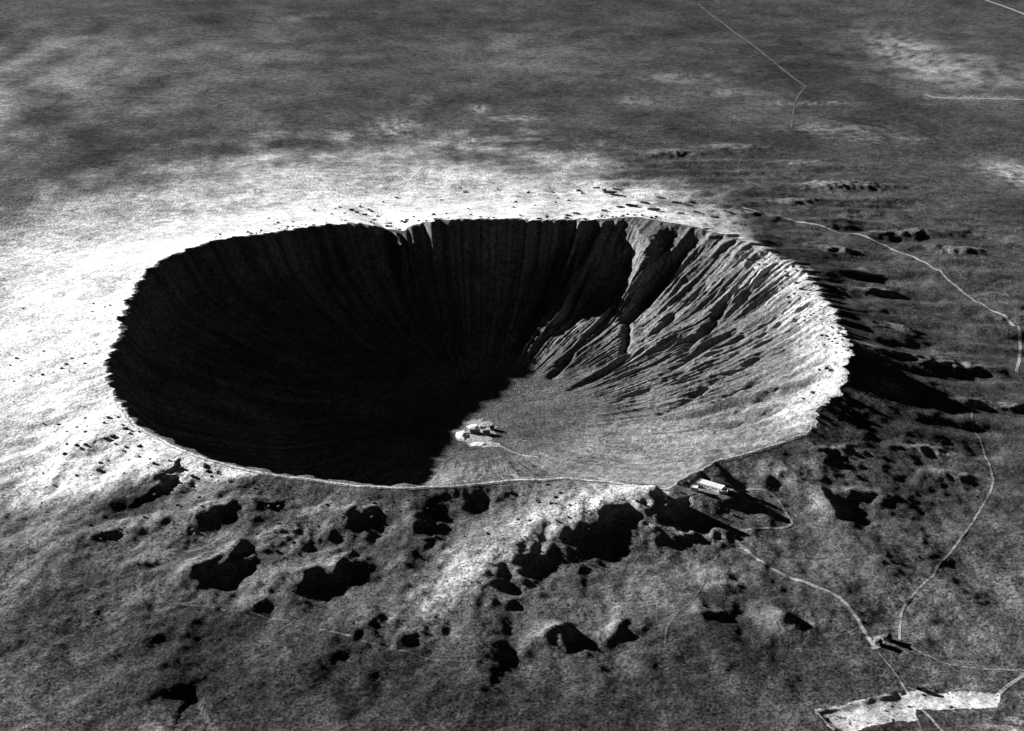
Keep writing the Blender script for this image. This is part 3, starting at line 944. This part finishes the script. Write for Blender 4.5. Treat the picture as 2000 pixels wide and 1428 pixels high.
heap("large white spoil heap at the shadow edge beside the mine", (903, 850), 12, 18, 3.5, 11)
heap("white spoil heap behind the long mine shed", (932, 834), 18, 10, 3.5, 12)
heap("low white spoil heap in front of the mine sheds", (935, 868), 14, 10, 2.5, 13)


# ------------------------------------------------------------------ boulders and rock ledges
def rock_mesh(name, seed, sub, sx, sy, sz, rough=0.35):
    import bmesh
    bm = bmesh.new()
    bmesh.ops.create_icosphere(bm, subdivisions=sub, radius=1.0)
    for v in bm.verts:
        c = v.co
        n = 1 + rough * float(perlin(c.x * 1.5 + seed, c.y * 1.5 + c.z * 1.1, seed)) + 0.5 * rough * float(perlin(c.x * 3.4 - seed, c.y * 3.4 + c.z * 2.9, seed + 1))
        c *= n
        c.x = math.copysign(abs(c.x) ** 0.8, c.x); c.y = math.copysign(abs(c.y) ** 0.8, c.y)
        c.z = min(c.z, 0.72 + 0.1 * math.sin(seed + c.x * 3))
        c.x *= sx; c.y *= sy; c.z *= sz
    me = bpy.data.meshes.new(name)
    bm.to_mesh(me); bm.free()
    return me


BOULDERS = [rock_mesh("boulder", 30 + k, 2, 1.0, 0.7 + 0.08 * (k % 4), 0.6 + 0.06 * (k % 5)) for k in range(7)]
for me in BOULDERS: me.materials.append(M_ROCK)
LEDGES = [rock_mesh("rock_ledge", 60 + k, 3, 1.0, 0.32, 0.2 + 0.03 * k, 0.6) for k in range(4)]
for me in LEDGES: me.materials.append(M_ROCK)


def size_word(r):
    return "small" if r < 2.2 else ("middling" if r < 3.6 else "large")


def rim_where(p):
    td = math.degrees(math.atan2(p[1], p[0])) % 360
    return td, math.hypot(p[0], p[1]) - float(rim_r((td + 180) % 360 - 180, False))


def far_label(p, r):
    td, dd = rim_where(p)
    side = "behind the sunlit buttress of" if td < 76 else ("east of the notch in" if td < 106 else ("right behind the notch in" if td < 116 else "west of the notch in"))
    back = "at the lip" if dd < 22 else ("a little back" if dd < 70 else "far back")
    return "%s dark boulder %s %s the far rim" % (size_word(r), back, side)


def near_label(p, r):
    td, dd = rim_where(p)
    side = "under the dark western hummocks" if td < 232 else ("west of the pale spur" if td < 262 else "beside the pale spur")
    back = "close under the near crest" if dd < 40 else ("down the slope" if dd < 110 else "at the foot of the slope")
    return "%s dark boulder %s %s" % (size_word(r), back, side)


def east_label(p, r):
    td, dd = rim_where(p)
    side = "southern" if 180 < td < 346 else ("middle" if td > 180 or td < 14 else "northern")
    back = "just under the lip" if dd > -22 else ("part way down" if dd > -60 else "low down")
    return "%s dark boulder %s in the sunlit %s wall" % (size_word(r), back, side)


def put_rock(p, r, label, group, mesh=None, name="boulder", cat="boulder", rz=None):
    me = mesh or random.choice(BOULDERS)
    o = bpy.data.objects.new(name, me)
    s = r * random.uniform(0.85, 1.15)
    o.scale = (s, s * random.uniform(0.8, 1.1), s * random.uniform(0.8, 1.2))
    o.location = (p[0], p[1], p[2] + 0.18 * r)
    o.rotation_euler = (random.uniform(-0.15, 0.15), random.uniform(-0.15, 0.15), random.uniform(0, 6.28) if rz is None else rz)
    o["label"] = label; o["category"] = cat; o["group"] = group
    COL.objects.link(o)


# ones picked out of the photograph
for px, py, r in [(248, 588, 4.5), (252, 615, 5), (232, 621, 4.5)]:
    put_rock(at(px, py), r, "big dark boulder at the lip of the steep west rim", "big boulders at the lip of the west rim")
for px, py, r in [(215, 597, 2.6), (182, 593, 2.2), (180, 609, 2), (205, 600, 2), (130, 712, 2.6), (83, 732, 2.8), (120, 720, 2.4), (135, 725, 2),
                  (32, 700, 2.4), (85, 686, 2), (165, 710, 2.2), (27, 745, 2), (213, 692, 1.8), (45, 603, 2.4), (190, 692, 1.6), (60, 734, 1.7),
                  (105, 727, 1.7), (20, 714, 1.8), (118, 688, 1.6), (140, 700, 2)]:
    put_rock(at(px, py), r, size_word(r) + " dark boulder out on the white western slope", "boulders on the white western slope")
for px, py, r in [(245, 838, 4), (220, 853, 4.2), (167, 844, 2.6), (166, 868, 2.2), (130, 868, 2), (150, 835, 2), (272, 872, 3.6), (272, 893, 3),
                  (192, 918, 3.2), (203, 856, 2.2), (257, 842, 2), (225, 867, 2), (157, 875, 1.8), (210, 815, 2), (105, 948, 2.2), (230, 815, 2.2),
                  (240, 880, 2), (300, 905, 2.4), (318, 925, 2.8), (330, 900, 2), (355, 915, 2.2), (400, 910, 4), (405, 920, 3.2), (375, 930, 3),
                  (175, 1025, 2.2), (198, 1040, 2), (197, 1053, 2.2)]:
    put_rock(at(px, py), r, size_word(r) + " dark boulder on rough ground below the southwest rim", "boulders below the southwest rim")
for px, py, r in [(703, 404, 4), (686, 411, 5), (697, 416, 5), (672, 417, 3.5), (663, 405, 3.2), (720, 410, 4), (725, 413, 4), (737, 423, 4.5), (775, 387, 3.6),
                  (748, 395, 3), (898, 368, 3.6), (909, 376, 5), (862, 391, 3), (847, 420, 4), (872, 418, 3.6), (876, 427, 3.6), (852, 428, 3),
                  (914, 408, 2.6), (919, 420, 3.4), (972, 370, 3.6), (1032, 377, 4), (1007, 395, 4), (1012, 384, 3), (1078, 376, 3.6), (1130, 373, 5.5),
                  (1137, 378, 5), (1003, 405, 3.6), (1045, 402, 3.6), (1090, 388, 4), (1085, 396, 3.4), (1110, 392, 3.8), (1180, 372, 5), (1195, 380, 5),
                  (1215, 370, 4), (525, 427, 3), (543, 436, 3.8), (536, 438, 3), (572, 434, 2.8), (484, 454, 3.8), (491, 457, 3.6), (430, 459, 3),
                  (556, 450, 3), (613, 411, 3), (648, 418, 3), (655, 408, 2.6), (808, 424, 3.6), (795, 430, 4.5), (785, 433, 4)]:
    p = at(px, py)
    put_rock(p, r, far_label(p, r), "boulders on the white far rim")
for k in range(75):
    td = random.choice([random.uniform(58, 98), random.uniform(58, 80), random.uniform(98, 140)])
    rad = float(np.interp(td, TD, RT)) + random.uniform(2, 1) * 3 + abs(random.gauss(0, 26))
    x, y = rad * math.cos(R_(td)), rad * math.sin(R_(td))
    r = random.uniform(1.8, 4.2)
    put_rock((x, y, ground_z(x, y)[0]), r, far_label((x, y), r), "boulders on the white far rim")
for k in range(90):
    td = random.uniform(-32, 36)
    rad = float(np.interp(td, TD, RT)) * (1 - abs(random.gauss(0, 0.055)) - 0.01)
    x, y = rad * math.cos(R_(td)), rad * math.sin(R_(td))
    r = random.uniform(1.5, 3.6)
    put_rock((x, y, ground_z(x, y)[0]), r, east_label((x, y), r), "boulders in the sunlit eastern wall")
for k in range(110):
    td = random.uniform(-150, -62)
    rad = float(np.interp(td, TD, RT)) + 6 + abs(random.gauss(0, 70))
    x, y = rad * math.cos(R_(td)), rad * math.sin(R_(td))
    r = random.uniform(1.0, 2.9)
    put_rock((x, y, ground_z(x, y)[0]), r, near_label((x, y), r), "boulders below the near rim")
for px, py, L in [(1190, 377, 22), (1165, 368, 16), (1205, 371, 14), (1258, 397, 18), (1290, 388, 20), (1320, 397, 18), (1345, 402, 14), (1232, 403, 22),
                  (1125, 418, 16), (1360, 415, 18), (1275, 410, 20), (1395, 425, 20), (1330, 418, 18), (712, 420, 14), (730, 430, 12), (760, 437, 12), (792, 435, 14),
                  (1210, 405, 15), (1110, 422, 12), (1180, 412, 15), (1420, 415, 22), (1450, 440, 18)]:
    p = at(px, py)
    put_rock(p, L * 0.55, ("long" if L > 17 else "short") + " dark rock ledge cropping out " + ("beside the notch in" if p[0] < 0 else ("behind the buttress on" if px < 1300 else "at the east end of")) + " the far rim", "rock ledges along the far rim", random.choice(LEDGES), "rock_ledge", "rock ledge",
             math.atan2(p[1], p[0]) + math.pi / 2 + random.uniform(-0.3, 0.3))


# ------------------------------------------------------------------ scrub (uncountable ground cover)
def scrub(name, label, x, y, size):
    z = ground_z(x, y)
    n = len(x)
    base = np.array([[1, 0, 0], [0.3, 0.95, 0], [-0.85, 0.6, 0], [-0.8, -0.6, 0], [0.35, -0.9, 0],
                     [0.6, 0.1, 0.75], [-0.1, 0.55, 0.9], [-0.4, -0.35, 0.8]])
    tri = np.array([[0, 1, 5], [1, 6, 5], [1, 2, 6], [2, 7, 6], [2, 3, 7], [3, 4, 7], [4, 5, 7], [4, 0, 5], [5, 6, 7]])
    a = rng.uniform(0, 2 * np.pi, n); c, s_ = np.cos(a), np.sin(a)
    sx = size[:, None]; hz = size * rng.uniform(0.7, 1.2, n)
    bx = base[None, :, 0] * sx * rng.uniform(0.7, 1.3, (n, 8)); by = base[None, :, 1] * sx * rng.uniform(0.7, 1.3, (n, 8))
    vx = x[:, None] + bx * c[:, None] - by * s_[:, None]
    vy = y[:, None] + bx * s_[:, None] + by * c[:, None]
    vz = z[:, None] - 0.25 + base[None, :, 2] * hz[:, None] * rng.uniform(0.8, 1.25, (n, 8))
    V = np.stack([vx, vy, vz], -1).reshape(-1, 3)
    F = (tri[None] + 8 * np.arange(n)[:, None, None]).reshape(-1, 3)
    me = bpy.data.meshes.new(name)
    me.vertices.add(len(V)); me.vertices.foreach_set("co", V.astype(np.float32).ravel())
    me.loops.add(F.size); me.loops.foreach_set("vertex_index", F.astype(np.int32).ravel())
    me.polygons.add(len(F))
    me.polygons.foreach_set("loop_start", (np.arange(len(F)) * 3).astype(np.int32))
    me.polygons.foreach_set("loop_total", np.full(len(F), 3, np.int32))
    me.update(calc_edges=True)
    o = link(name, me, M_SCRUB, None, "stuff")
    o["label"] = label; o["category"] = "scrub"


N = 260000
x = rng.uniform(-1100, 1200, N); y = rng.uniform(-1300, 900, N)
td = np.degrees(np.arctan2(y, x)); dd = np.hypot(x, y) - rim_r(td, False)
pj = pale_sunward_ejecta(x, y, dd, td)
dn = np.clip(0.45 + 0.5 * fbm(x / 90, y / 90, 3, 120) + 0.3 * perlin(x / 20, y / 20, 125), 0.03, 1) * (1 - 0.93 * pj)
k = (dd > 14) & (dd < 720) & (rng.random(N) < dn * 0.75)
scrub("scrub", "low dark desert scrub dotting the plain", x[k], y[k], rng.uniform(0.4, 1.2, int(k.sum())))
N = 16000
r = 400 * np.sqrt(rng.random(N)); t = rng.uniform(-np.pi, np.pi, N)
x, y = r * np.cos(t), r * np.sin(t)
k = rng.random(N) < np.clip(0.5 + 0.5 * perlin(x / 40, y / 40, 130), 0, 1)
scrub("scrub", "fine dark scrub and stones over the crater floor", x[k], y[k], rng.uniform(0.4, 1.2, int(k.sum())))
